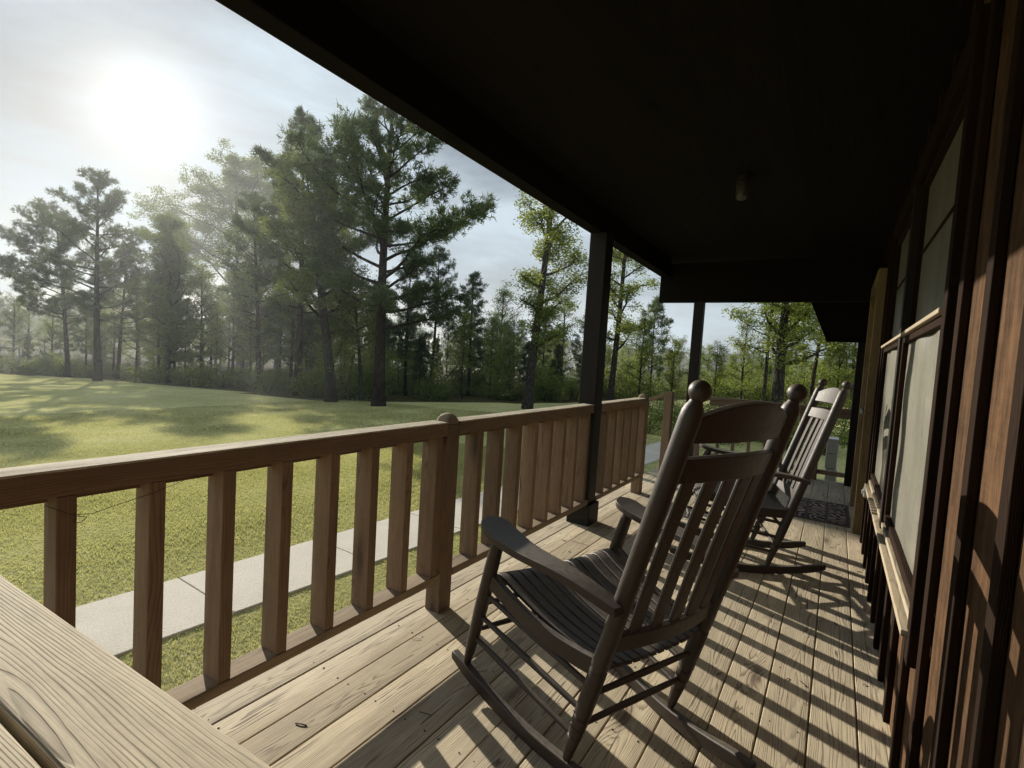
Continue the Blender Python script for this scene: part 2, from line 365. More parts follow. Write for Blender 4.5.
# ------------------------------------------------------------------ setting: lawn, path, hills
def graded(lo, hi, fine_lo, fine_hi, step):
    xs = [fine_lo]
    while xs[-1] < fine_hi: xs.append(xs[-1]+step)
    s = step
    while xs[-1] < hi: s *= 1.25; xs.append(xs[-1]+s)
    s = step; left = [fine_lo]
    while left[-1] > lo: s *= 1.25; left.append(left[-1]-s)
    return left[:0:-1]+xs
gx = graded(-2500, 2500, -45, 10, 1.0); gy = graded(-2500, 2500, -12, 60, 1.0)
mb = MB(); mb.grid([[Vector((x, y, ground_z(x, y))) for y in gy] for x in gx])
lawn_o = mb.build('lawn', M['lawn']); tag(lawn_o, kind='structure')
def walk_x(y): return -3.70+0.063*y
mb = MB(); y = -8.0+0.75+0.45
while y < 12:
    y1 = y+1.242; zt = G+0.02
    a = [(walk_x(y), y), (walk_x(y1), y1), (walk_x(y1)-0.87, y1), (walk_x(y)-0.87, y)]
    vs = [Vector((p[0], p[1], zt)) for p in a]+[Vector((p[0], p[1], zt-0.12)) for p in a]
    mb._add(vs, [(0,1,2,3),(7,6,5,4),(0,4,5,1),(1,5,6,2),(2,6,7,3),(3,7,4,0)], [tuple(v) for v in vs]); y += 1.25
tag(mb.build('sidewalk', M['concrete'], bevel=0.006), kind='structure')
# wooded ridge
def ridge(name, dist, h, a0, a1, seed, col):
    rr = random.Random(seed); ph = [rr.uniform(0, 6) for _ in range(9)]
    P = []
    n = 420
    for j in range(9):
        row = []
        for i in range(n):
            a = R(a0)+(R(a1)-R(a0))*i/(n-1)
            f = j/8
            hh = h*(0.75+0.14*math.sin(a*9+ph[0])+0.1*math.sin(a*21+ph[1])+0.05*math.sin(a*60+ph[2]))
            z = -6+(hh+6)*math.sin(f*math.pi/2)+rr.uniform(-1, 1)*0.9*(f > 0.1)
            d = dist+f*60+rr.uniform(-1, 1)*3
            row.append(Vector((-math.sin(a)*d, math.cos(a)*d, z)))
        P.append(row)
    mb = MB(); mb.grid(P); o = mb.build(name, foliage('far_forest_'+name, col, tuple(c*1.9 for c in col), 0.0, sc_=0.12)); tag(o, kind='structure')
    for p in o.data.polygons: p.use_smooth = False
ridge('wooded_hill', 260, 8.5, -30, 60, 3, (0.030, 0.050, 0.018))
ridge('distant_hill', 480, 21, -35, 110, 5, (0.028, 0.045, 0.022))

# near grass blades
def grass():
    rs = np.random.RandomState(4)
    C = []; 
    def region(n, x0, x1, y0, y1, dens_pow=0):
        return np.stack([rs.uniform(x0, x1, n), rs.uniform(y0, y1, n)], 1)
    p = np.concatenate([region(330000, -11, -1.75, -1.5, 9), region(90000, -20, -11, -1.0, 16), region(30000, -11, -1.9, 9, 18)])
    wx = -3.70+0.063*p[:, 1]
    jt = 0.02*np.sin(p[:, 1]*7)+0.015*np.sin(p[:, 1]*23)+rs.uniform(-0.02, 0.02, len(p))
    on = (p[:, 0] < wx-0.012+jt) & (p[:, 0] > wx-0.858+jt)
    p = p[~on]; n = len(p)
    z = np.array([ground_z(a, b) for a, b in p])
    pt = 0.75+0.35*np.sin(p[:, 0]*1.7+2*np.sin(p[:, 1]*0.9))*np.sin(p[:, 1]*1.3+1.5*np.sin(p[:, 0]*1.1))
    far = np.clip((np.hypot(p[:, 0], p[:, 1])-4)/10, 0, 1)
    h = rs.uniform(0.012, 0.038, n)*(1+far*0.5)*pt; w = rs.uniform(0.0022, 0.0048, n)*(1+far*1.5); a = rs.uniform(0, 6.283, n)
    ln = rs.uniform(0.2, 1.0, n)*h
    la = rs.uniform(0, 6.283, n)
    V = np.zeros((n, 3, 3))
    V[:, 0] = np.stack([p[:, 0]-np.cos(a)*w, p[:, 1]-np.sin(a)*w, z-0.004], 1)
    V[:, 1] = np.stack([p[:, 0]+np.cos(a)*w, p[:, 1]+np.sin(a)*w, z-0.004], 1)
    V[:, 2] = np.stack([p[:, 0]+np.cos(la)*ln, p[:, 1]+np.sin(la)*ln, z+h], 1)
    return tri_obj('grass', V.reshape(-1, 3), np.repeat(np.clip(rs.rand(n)*0.7+(1-pt)*0.9, 0, 1), 3), M['grassblade'], 3)
def tri_obj(name, verts, lr, material, k, parent=None):
    nf = len(verts)//k
    me = bpy.data.meshes.new(name); me.vertices.add(len(verts)); me.vertices.foreach_set('co', verts.astype(np.float32).ravel())
    me.loops.add(nf*k); me.loops.foreach_set('vertex_index', np.arange(nf*k, dtype=np.int32))
    me.polygons.add(nf); me.polygons.foreach_set('loop_start', (np.arange(nf)*k).astype(np.int32)); me.polygons.foreach_set('loop_total', np.full(nf, k, np.int32))
    a = me.attributes.new('lr', 'FLOAT', 'POINT'); a.data.foreach_set('value', lr.astype(np.float32))
    me.update(); me.validate(); me.materials.append(material)
    o = bpy.data.objects.new(name, me); COL.objects.link(o)
    if parent: o.parent = parent
    return o
tag(grass(), kind='stuff', label='short mown grass blades on the lawn beside the sidewalk')

# ------------------------------------------------------------------ trees
def leaves_mesh(name, centers, outward, size, per, spread, needle, material, rs, parent):
    """centers (n,3): clump centres. needles: thin radial slivers; leaves: small quads"""
    n = len(centers)
    C = np.repeat(centers, per, 0); O = np.repeat(outward, per, 0); k = len(C)
    lr = np.repeat(rs.rand(n), per)*0.6+rs.rand(k)*0.4
    d = rs.normal(size=(k, 3)); d /= np.linalg.norm(d, axis=1)[:, None]
    if needle:
        d = d+O*0.9; d /= np.linalg.norm(d, axis=1)[:, None]
        C = C+rs.normal(size=(k, 3))*spread
        t = rs.normal(size=(k, 3)); s = np.cross(d, t); s /= np.linalg.norm(s, axis=1)[:, None]
        ln = size*rs.uniform(0.6, 1.2, k)[:, None]; w = size*0.085
        V = np.stack([C-s*w, C+s*w, C+d*ln+s*w*0.2], 1)
        return tri_obj(name, V.reshape(-1, 3), np.repeat(lr, 3), material, 3, parent)
    C = C+d*spread*rs.uniform(0.15, 1, k)[:, None]**0.6*np.array([1, 1, 0.65])
    a = rs.normal(size=(k, 3)); a[:, 2] *= 0.55; a /= np.linalg.norm(a, axis=1)[:, None]
    b = np.cross(a, rs.normal(size=(k, 3))); b /= np.linalg.norm(b, axis=1)[:, None]
    sz = size*rs.uniform(0.6, 1.25, k)[:, None]
    V = np.stack([C-a*sz, C-b*sz*0.5, C+a*sz, C+b*sz*0.5], 1)
    return tri_obj(name, V.reshape(-1, 3), np.repeat(lr, 4), material, 4, parent)

def limb(mb, p0, d0, length, r0, rs, seg=6, up=0.15, wob=0.12, n=6, tipf=0.2):
    pts = [Vector(p0)]; d = Vector(d0).normalized()
    for i in range(seg):
        d = (d+Vector((rs.normal()*wob, rs.normal()*wob, rs.normal()*wob*0.7+up/seg))).normalized()
        pts.append(pts[-1]+d*(length/seg))
    mb.tube(pts, [r0*(1-(1-tipf)*(i/seg)) for i in range(seg+1)], n, closed=False)
    return pts

def make_tree(name, kind, H, seed, lean=(0, 0), crown_lo=0.4, spread=0.25, r0=None, dens=1.0, leaf=None, lowlimbs=0, lop=(0, 0), matk=None):
    rs = np.random.RandomState(seed); root = empty(name)
    r0 = r0 or H*0.013
    mb = MB(); seg = 14; pts = []
    for i in range(seg+1):
        t = i/seg
        pts.append(Vector((lean[0]*H*t**1.3+0.05*math.sin(t*5+seed)*H*0.08, lean[1]*H*t**1.3+0.05*math.cos(t*4+seed)*H*0.08, H*0.97*t-0.25*(i == 0))))
    rad = [r0*((1-t)**0.75*0.93+0.07)*(1+0.45*math.exp(-t*28)) for t in [i/seg for i in range(seg+1)]]
    mb.tube(pts, rad, 12, closed=False)
    def at(t):
        x = t*seg; i = min(int(x), seg-1); return pts[i].lerp(pts[i+1], x-i), rad[i]
    cc = []; oo = []
    if kind == 'pine':
        nl = int(26+H*1.6)
        for k in range(nl):
            t = crown_lo+(1-crown_lo)*(k+rs.rand()*0.8)/nl; t = min(t, 0.985)
            rel = (t-crown_lo)/(1-crown_lo)
            prof = (0.55+0.8*rel if rel < 0.35 else 0.83*((1-rel)/0.65)**0.75+0.10)
            ln = H*spread*prof*rs.uniform(0.55, 1.25)
            a = k*2.4+rs.rand()*0.9; dirn = Vector((math.cos(a)+lop[0], math.sin(a)+lop[1], 0.12+0.75*rel**1.5)).normalized()
            ln *= max(0.35, 1+0.7*(math.cos(a)*lop[0]+math.sin(a)*lop[1]))
            p, r = at(t); lp = limb(mb, p, dirn, ln, max(0.018, r*0.42), rs, 6, up=0.35, wob=0.13)
            ns = int(7+ln*5)
            for q in range(ns):
                s = 0.40+0.60*(q/ns)**0.8; x = s*6; i = min(int(x), 5); b = lp[i].lerp(lp[i+1], x-i)
                ld = (lp[i+1]-lp[i]).normalized()
                sd = Vector((rs.normal(), rs.normal(), rs.normal()*0.35+0.12)); sd = (sd-ld*sd.dot(ld)*0.5+ld*0.6).normalized()
                sl = ln*0.25*rs.uniform(0.35, 1.1)*(1.2-0.6*s)
                tip = b+sd*sl
                if q % 2 == 0: mb.tube([b, tip], [0.013, 0.006], 4, closed=False)
                for g in range(int(1+sl*4*dens)):
                    f = 1-g*0.22
                    if f < 0.25: break
                    c = b.lerp(tip, f)+Vector(rs.normal(size=3)*0.09); cc.append(c); oo.append(sd+Vector((0, 0, 0.35)))
            cc.append(lp[-1]); oo.append(dirn)
    else:
        nl = int(15+H*0.9)
        for k in range(nl):
            t = crown_lo+(0.97-crown_lo)*(k+rs.rand()*0.7)/nl; rel = (t-crown_lo)/(1-crown_lo)
            prof = (0.6+0.9*rel if rel < 0.45 else 1.0*((1.05-rel)/0.6)**0.6)
            ln = H*spread*prof*rs.uniform(0.6, 1.2)
            a = k*2.4+rs.rand(); dirn = Vector((math.cos(a)+lop[0], math.sin(a)+lop[1], 0.35+0.7*rel)).normalized()
            ln *= max(0.4, 1+0.7*(math.cos(a)*lop[0]+math.sin(a)*lop[1]))
            p, r = at(t); lp = limb(mb, p, dirn, ln, max(0.02, r*0.5), rs, 6, up=0.25, wob=0.2)
            for q in range(int(4+ln*2.2)):
                s = 0.3+0.7*rs.rand(); x = s*6; i = min(int(x), 5); b = lp[i].lerp(lp[i+1], x-i)
                sd = Vector((rs.normal(), rs.normal(), rs.normal()*0.5+0.2)).normalized(); sl = ln*0.38*rs.uniform(0.4, 1.1)
                tip = b+sd*sl; mb.tube([b, b.lerp(tip, 0.5)+Vector(rs.normal(size=3)*0.05), tip], [0.022, 0.014, 0.006], 4, closed=False)
                for g in range(int(2+sl*2.2*dens)):
                    cc.append(b.lerp(tip, rs.uniform(0.35, 1.08))+Vector(rs.normal(size=3)*0.12)); oo.append(sd)
            cc.append(lp[-1]); oo.append(dirn)
    mb.build('trunk', M['bark' if kind == 'pine' else 'barkg'], root)
    cc = np.array([tuple(c) for c in cc]); oo = np.array([tuple(c) for c in oo]); oo /= np.linalg.norm(oo, axis=1)[:, None]
    if kind == 'pine': leaves_mesh('crown', cc, oo, leaf or 0.25, 16, 0.06, True, M[matk or 'pine'], rs, root)
    else: leaves_mesh('crown', cc, oo, leaf or 0.058, int(26*dens), 0.42, False, M[matk or 'oak'], rs, root)
    return root
def make_shrub(name, Hh, seed, matk='oak', w=0.6, n=80, leaf=0.06):
    rs = np.random.RandomState(seed); root = empty(name); mb = MB(); cc = []; oo = []
    for k in range(9):
        a = rs.rand()*6.28; d = Vector((math.cos(a)*w, math.sin(a)*w, 1.0)); lp = limb(mb, (rs.normal()*0.1, rs.normal()*0.1, -0.1), d, Hh*rs.uniform(0.6, 1.1), 0.022, rs, 5, 0.2, 0.2, 5)
        for q in range(n//9):
            s = rs.uniform(0.15, 1)*5; i = min(int(s), 4); b = lp[i].lerp(lp[i+1], s-i); cc.append(b+Vector(rs.normal(size=3)*Hh*0.11)); oo.append(d.normalized())
    mb.build('stem', M['barkg'], root)
    cc = np.array([tuple(c) for c in cc]); oo = np.array([tuple(c) for c in oo])
    leaves_mesh('crown', cc, oo, leaf, 22, 0.26*Hh/1.5, False, M[matk], rs, root)
    return root

def height_for(p, v_top):
    """real height whose top projects near row v_top"""
    d = p-CAM; dep = d.dot(CF); lo, hi = 0, 60
    for _ in range(40):
        mid = (lo+hi)/2; q = p+Vector((0, 0, mid))-CAM; v = 384+F*q.dot(CD)/q.dot(CF)
        if v > v_top: lo = mid
        else: hi = mid
    return mid
# right-of-picture direction, for crowns that reach one way
RX = Vector((CR.x, CR.y)).normalized()
def put(o, p, rz=0, s=1.0):
    o.location = p; o.rotation_euler = (0, 0, rz); o.scale = (s, s, s); return o
TREES = [
 # kind, base u, base v, top v, name, crown_lo, spread, lean(right), lop(right), dens, seed, label
 ('pine', 98, 381, 168, 'pine_tree', 0.30, 0.28, -0.02, 0.0, 1.4, 21, 'tallest loblolly pine of the small group at the left end of the lawn', None),
 ('pine', 69, 377, 205, 'pine_tree', 0.32, 0.34, -0.10, -0.35, 1.4, 22, 'pine with leaning trunk at the left of the small group on the lawn', None),
 ('pine', 118, 379, 240, 'pine_tree', 0.28, 0.24, 0.05, 0.2, 0.9, 23, 'shorter slim pine at the right of the small group on the lawn', None),
 ('oak', 168, 383, 212, 'broadleaf_tree', 0.10, 0.28, 0.0, 0.0, 1.9, 24, 'dense hazy broadleaf tree leafed almost to the ground under the sun', None),
 ('pine', 257, 390, 190, 'pine_tree', 0.28, 0.22, -0.04, -0.1, 0.8, 25, 'straight pine rising out of the thicket left of the big oak', None),
 ('oak', 330, 402, 168, 'broadleaf_tree', 0.30, 0.33, -0.14, 0.08, 1.7, 26, 'big spreading oak whose trunk leans left beside the tallest pine', None),
 ('pine', 378, 406, 72, 'pine_tree', 0.24, 0.37, 0.0, 0.12, 2.1, 27, 'tallest pine at the wood edge with straight trunk and long side limbs', None),
 ('pine', 296, 396, 112, 'pine_tree', 0.26, 0.27, 0.0, 0.1, 2.2, 37, 'tall bushy pine just left of the tallest pine, behind the leaning oak', None),
 ('oak', 238, 386, 162, 'broadleaf_tree', 0.20, 0.40, -0.04, -0.10, 1.7, 38, 'wide farther oak whose crown reaches left towards the sun', None),
 ('oak', 276, 390, 158, 'broadleaf_tree', 0.16, 0.33, 0.0, 0.0, 1.7, 39, 'full-crowned tree in the hazy middle of the big tree group', None),
 ('oak', 362, 401, 255, 'broadleaf_tree', 0.35, 0.22, -0.14, 0.0, 0.8, 29, 'small crooked tree leaning left close behind the tallest pine', None),
 ('oak', 528, 409, 96, 'broadleaf_tree', 0.20, 0.17, 0.05, 0.15, 1.7, 30, 'tall thin-crowned tree with a bare dark trunk left of the porch post', 'bright'),
 ('oak', 611, 404, 150, 'broadleaf_tree', 0.22, 0.18, 0.03, 0.12, 1.5, 31, 'slender tree just to the right of the big porch post', 'bright'),
 ('pine', 650, 398, 298, 'pine_tree', 0.30, 0.22, 0.0, 0.0, 0.8, 32, 'small dark pine standing alone between the two porch posts', None),
 ('oak', 764, 402, 225, 'broadleaf_tree', 0.30, 0.26, 0.02, -0.1, 1.1, 33, 'slim trunk tree seen above the near rocking chair', 'bright'),
 ('oak', 779, 404, 215, 'broadleaf_tree', 0.30, 0.32, 0.0, 0.15, 1.2, 34, 'thick dark trunk tree between the two rocking chairs', 'bright'),
 ('pine', 812, 402, 255, 'pine_tree', 0.38, 0.26, 0.06, 0.1, 1.1, 35, 'leaning pine seen over the far rocking chair', None),
 ('pine', 165, 382, 228, 'pine_tree', 0.35, 0.2, 0.0, 0.0, 0.9, 36, 'slender pine wrapped by the dense hazy broadleaf tree', None),
]
DIST = {276: 88, 238: 84, 764: 27, 779: 22, 812: 30, 650: 33, 611: 26}
for kd, u, v, vt, nm, clo, sp, ln, lp, dn, sd, lab, mk in TREES:
    p = toward(u, DIST[u]) if u in DIST else ground_at(u, v)
    Hh = height_for(p, vt)
    r0 = {528: 0.20, 378: 0.25, 779: 0.24, 330: 0.24, 764: 0.10, 98: 0.24, 812: 0.12}.get(u)
    ts = {238: 2.1, 276: 2.1}.get(u, 1.0); Hh /= ts
    o = make_tree(nm, kd, Hh, sd, lean=(RX.x*ln, RX.y*ln), crown_lo=clo, spread=sp, r0=r0, dens=dn, lop=(RX.x*lp, RX.y*lp), matk=mk)
    put(o, p, 0, ts); tag(o, lab, 'tree', 'trees along the edge of the lawn')

# wood behind: copies of a few individual trees
protos = [make_tree('pine_tree', 'pine', 12, 51, crown_lo=0.45, spread=0.19, dens=0.8),
          make_tree('pine_tree', 'pine', 9, 52, crown_lo=0.25, spread=0.20, dens=0.8),
          make_tree('broadleaf_tree', 'oak', 10, 53, crown_lo=0.18, spread=0.24, dens=0.9),
          make_tree('broadleaf_tree', 'oak', 7, 54, crown_lo=0.12, spread=0.28, dens=0.9, matk='bright'),
          make_tree('sapling', 'oak', 7, 55, crown_lo=0.35, spread=0.13, dens=0.5, r0=0.05, matk='bright'),
          make_tree('sapling', 'pine', 6, 56, crown_lo=0.3, spread=0.17, dens=0.7, r0=0.06)]
PL = ['tall pine in the wood behind the lawn', 'mid-sized pine in the wood behind the lawn', 'dark leafy tree in the wood behind the lawn',
      'light green leafy tree in the wood behind the lawn', 'thin light green sapling at the edge of the wood', 'thin young pine at the edge of the wood']
PG = ['tall pines in the wood', 'mid-sized pines in the wood', 'dark leafy trees in the wood', 'light green trees in the wood', 'thin green saplings at the wood edge', 'young pines at the wood edge']
used = [False]*6
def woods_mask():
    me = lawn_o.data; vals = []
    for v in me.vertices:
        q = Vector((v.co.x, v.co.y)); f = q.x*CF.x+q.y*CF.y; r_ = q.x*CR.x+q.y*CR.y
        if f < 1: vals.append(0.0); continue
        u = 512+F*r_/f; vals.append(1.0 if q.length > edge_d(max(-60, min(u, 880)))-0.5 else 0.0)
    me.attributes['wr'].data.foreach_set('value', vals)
def plant(k, p, s):
    o = protos[k] if not used[k] else copy_tree(protos[k]); used[k] = True
    put(o, p, rnd.uniform(0, 6.28), s); o.scale = (s*rnd.uniform(0.9, 1.15), s*rnd.uniform(0.9, 1.15), s)
    tag(o, PL[k], 'tree', PG[k])
edge = {0: 62, 60: 58, 130: 48, 170: 42, 250: 31, 330: 25, 380: 25, 450: 25, 530: 25, 600: 28, 700: 36, 860: 42}
def edge_d(u):
    ks = sorted(edge)
    for a, b in zip(ks, ks[1:]):
        if a <= u <= b: return edge[a]+(edge[b]-edge[a])*(u-a)/(b-a)
    return edge[ks[-1]] if u > 0 else 64
tr = random.Random(77)
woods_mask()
for row, (n, add, ks, smin, smax) in enumerate([(42, 1.5, (4, 5, 4, 3, 3), 0.55, 0.9), (38, 6, (1, 3, 3, 4, 5), 0.6, 0.95), (26, 13, (2, 1, 3, 1), 0.65, 0.95), (28, 24, (2, 1, 1, 3), 0.75, 1.05), (30, 42, (2, 1, 0, 2), 0.8, 1.2), (40, 62, (2, 2, 3), 0.8, 1.2)]):
    for i in range(n):
        u = -60+930*(i+tr.random())/n
        k = tr.choice(ks); s = tr.uniform(smin, smax)
        if u > 560: s *= 0.62
        elif u > 400: s *= 0.85
        if u < 150 and row == 0: continue
        if k == 3 and u < 300: k = 2
        if k == 4 and u < 200: k = 2
        plant(k, toward(u, edge_d(u)+add+tr.uniform(0, 6)), s)
for u, dd, k, sc_l in ((405, 30, 1, 0.95), (432, 33, 0, 0.8), (468, 31, 1, 0.85), (498, 34, 2, 0.75), (560, 33, 2, 0.7), (585, 30, 1, 0.6), (640, 24, 2, 0.45), (672, 26, 3, 0.5), (715, 30, 3, 0.5), (742, 28, 2, 0.5), (838, 26, 3, 0.6), (852, 30, 1, 0.8)):
    plant(k, toward(u, dd), sc_l)
# understorey shrubs
sh = [make_shrub('shrub', 2.0, 61, 'oak'), make_shrub('shrub', 1.7, 62, 'bright'), make_shrub('shrub', 2.6, 63, 'bright', 0.5, 110)]
SL = ['dark green shrub in the undergrowth at the wood edge', 'low light green shrub in the undergrowth at the wood edge', 'tall light green shrub in the undergrowth']
su = [False]*3
for i in range(120):
    u = -40+900*(i+tr.random())/120; k = tr.choice((0, 0, 1) if u < 340 else (0, 1, 2, 1))
    o = sh[k] if not su[k] else copy_tree(sh[k]); su[k] = True
    put(o, toward(u, edge_d(u)+tr.uniform(0.5, 14)), tr.uniform(0, 6), tr.uniform(0.6, 1.5)); tag(o, SL[k], 'shrub', SL[k].split(' in ')[0]+'s')

for u, dd, k, sc_l in ((628, 17, 0, 0.75), (652, 15, 2, 0.7), (668, 19, 0, 1.0), (690, 15, 1, 1.0), (712, 17, 2, 0.8), (735, 15, 1, 1.05), (752, 18, 2, 0.8), (776, 16, 0, 0.85), (798, 15, 1, 1.1), (815, 17, 2, 0.85), (834, 15, 1, 1.0), (850, 18, 2, 0.9)):
    o = copy_tree(sh[k]); put(o, toward(u, dd), tr.uniform(0, 6), sc_l*0.68); tag(o, ['dark green bush growing close behind the far end of the porch', 'low light green bush growing close behind the far end of the porch', 'taller light green bush growing close behind the far end of the porch'][k], 'shrub', ['dark bushes close behind the porch', 'low light bushes close behind the porch', 'taller light bushes close behind the porch'][k])

# ------------------------------------------------------------------ porch deck
XW = 0.27      # siding plane
root = empty('porch_deck'); tag(root, 'weathered pine porch floor of long narrow boards', 'porch deck')
mb = MB(); nb = MB(); pitch = 0.151; x = 0.016-pitch*12
k = 0
while x < 0.30:
    w = pitch-0.005; y0 = -2.2; cuts = [y0, 7.2]
    if k == 1: cuts = [y0, 0.30, 4.9, 7.2]
    elif k % 3 == 2: cuts = [y0, 2.45+k*0.37, 7.2]
    elif k % 3 == 0: cuts = [y0, 4.9-k*0.12, 7.2]
    for a, b in zip(cuts, cuts[1:]):
        mb.box((x+pitch/2, (a+b)/2+0, -0.016+rnd.uniform(-.0012, .0012)), (w, b-a-0.004, 0.032), axis=1, rot=Matrix.Rotation(rnd.uniform(-.0004, .0004), 3, 'Z'))
    yy = -2.0
    while yy < 7.2:
        for dx in (0.03, pitch-0.03):
            nb.tube([(x+dx+rnd.uniform(-.004, .004), yy+rnd.uniform(-.01, .01), -0.004), (x+dx, yy, 0.0014)], 0.0024, 8)
        yy += 0.405
    x += pitch; k += 1
mb.build('decking', M['deck'], root, bevel=0.003, seg=2)
tag(nb.build('nail_heads', M['nail'], root), kind='stuff')
mb = MB()
mb.box((-1.77, 2.5, -0.13), (0.038, 9.4, 0.185)); mb.box((-0.75, 7.18, -0.13), (1.98, 0.036, 0.185))
mb.build('rim_joist', M['rail'], root, bevel=0.003)
for y in (-2, 0.5, 3.0, 4.95, 7.1):
    mb = MB(); mb.box((-1.69, y, -0.55), (0.12, 0.12, 0.95), axis=2); mb.build('support_leg', M['rail'], root)

a = MB()
for _ in range(70):
    px, py = rnd.uniform(-1.6, 0.2), rnd.uniform(0.4, 6.5)
    if _ % 2: px = rnd.uniform(-0.1, 0.22)
    an = rnd.uniform(0, 6.28); ln = rnd.uniform(0.012, 0.06); dx, dy = math.cos(an)*ln, math.sin(an)*ln
    a.tube([(px, py, 0.0022), (px+dx*0.5+rnd.uniform(-.004, .004), py+dy*0.5, 0.004), (px+dx, py+dy, 0.0025)], rnd.uniform(0.0007, 0.0022), 5)
tag(a.build('pine_litter', M['nail']), 'scattered dry pine needles and bark bits on the deck boards', kind='stuff')
# ------------------------------------------------------------------ railings
XR = -1.585    # rail centre line; 2x4 balusters turned edge on
def newel(x, y, label, z0=0.0, top=0.985, w=0.089, rounded=True):
    n = 10; mb = MB()
    mb.box((x, y, (z0+top-0.05)/2), (w, w, top-0.05-z0), axis=2)
    # domed, weathered top
    P = [[Vector((x+(i/n-0.5)*w, y+(j/n-0.5)*w, top-0.05+0.05*(max(0, 1-(abs(i/n-0.5)*2)**2.6)*max(0, 1-(abs(j/n-0.5)*2)**2.6))**0.5)) for j in range(n+1)] for i in range(n+1)]
    o = empty('railing_post', (x, y, z0)); s_ = mb.build('post_shaft', M['rail'], o, bevel=0.003); s_.location = -o.location
    c_ = MB(); c_.grid([[q+Vector((0, 0, 0.0015)) for q in row] for row in P[::-1]]); c_ = c_.build('domed_top', M['railb'], o); c_.location = -o.location; tag(o, label, 'post'); return o
def railing(label, y0, y1, ys):
    root = empty('porch_railing', (XR, (y0+y1)/2, 0)); tag(root, label, 'railing')
    def b(m_, name, mt=M['rail']):
        o = m_.build(name, mt, root, bevel=0.003); o.location = -root.location; return o
    L_ = y1-y0; yc = (y0+y1)/2
    a = MB(); a.box((XR, yc, 0.9125), (0.089, L_, 0.061)); cp = b(a, 'top_rail')
    a = MB(); a.box((XR-0.001, yc, 0.9455), (0.094, L_, 0.006)); a.build('cap_surface', M['cap'], cp, bevel=0.002)
    a = MB(); a.box((XR-0.034, yc, 0.868), (0.02, L_, 0.028)); b(a, 'fixing_strip')
    a = MB(); a.box((XR, yc, 0.184), (0.092, L_, 0.038)); b(a, 'bottom_rail', M['railb'])
    for y in ys:
        a = MB(); a.box((XR-0.005, y+0.018, 0.542), (0.095, 0.040, 0.678), axis=2, rot=Matrix.Rotation(rnd.uniform(-.02, .02), 3, 'Z') @ Matrix.Rotation(rnd.uniform(-.004, .004), 3, 'X')); b(a, 'baluster')
    return root
M['railb'] = wood('sunbleached_rail_pine', (0.36, 0.27, 0.17), (0.12, 0.08, 0.05), ring=150, bump=0.4, dirt=0.3, grey=0.3)
railing('near section of side railing with wide gaps between its balusters', -2.2, 1.838, [0.796+0.195*k for k in range(-8, 6) if abs(0.796+0.195*k-0.13) > 0.12])
newel(XR, 1.884, 'round-topped railing post between the near and middle railing sections')
railing('middle section of side railing between the domed post and big porch post', 1.93, 3.555, [2.10+0.195*k for k in range(8) if 2.10+0.195*k < 3.48])
railing('short far section of side railing beyond the big porch post', 3.715, 4.79, [3.83+0.19*k for k in range(5)])
newel(XR, 4.835, 'round-topped railing post at the head of the steps')

# railing across the near end, its two cap boards right beside the camera
root = empty('porch_railing', (-0.7, 0.12, 0), R(4.0)); tag(root, 'near cross railing capped by two grey weathered boards, bottom left corner', 'railing')
for yy, nm in ((0.044, 0), (-0.054, 1)):
    a = MB(); a.box((-0.02, yy+0.0, 0.921), (1.74 if nm == 0 else 1.72, 0.091, 0.038), wr=0.5); o = a.build('cap_board', M['cap'], root, bevel=0.004, seg=3)
a = MB(); a.box((-0.02, 0, 0.86), (1.68, 0.038, 0.084)); a.build('top_rail', M['rail'], root, bevel=0.003)
a = MB(); a.box((-0.02, 0, 0.184), (1.68, 0.089, 0.038)); a.build('bottom_rail', M['rail'], root, bevel=0.003)
for k in range(8):
    a = MB(); a.box((-0.78+0.2*k, 0, 0.51), (0.036, 0.086, 0.614), axis=2); a.build('baluster', M['rail'], root, bevel=0.003)

# far end railing
root = empty('porch_railing', (-0.7, 7.15, 0)); tag(root, 'railing across the far end of the porch behind the rocking chairs', 'railing')
a = MB(); a.box((0.08, 0, 0.875), (1.62, 0.089, 0.038)); a.build('cap_board', M['rail'], root, bevel=0.003)
a = MB(); a.box((0.08, 0, 0.815), (1.60, 0.038, 0.08)); a.build('top_rail', M['rail'], root, bevel=0.003)
a = MB(); a.box((0.08, 0, 0.10), (1.60, 0.06, 0.05)); a.build('bottom_rail', M['rail'], root, bevel=0.003)
for k in range(6):
    a = MB(); a.box((-0.58+0.19*k, 0, 0.45), (0.036, 0.06, 0.65), axis=2); a.build('baluster', M['rail'], root, bevel=0.003)
newel(-1.56, 7.15, 'square post at the outer far corner of the porch railing')
newel(-0.16, 7.13, 'short post in the far end railing near the house wall', top=0.86)

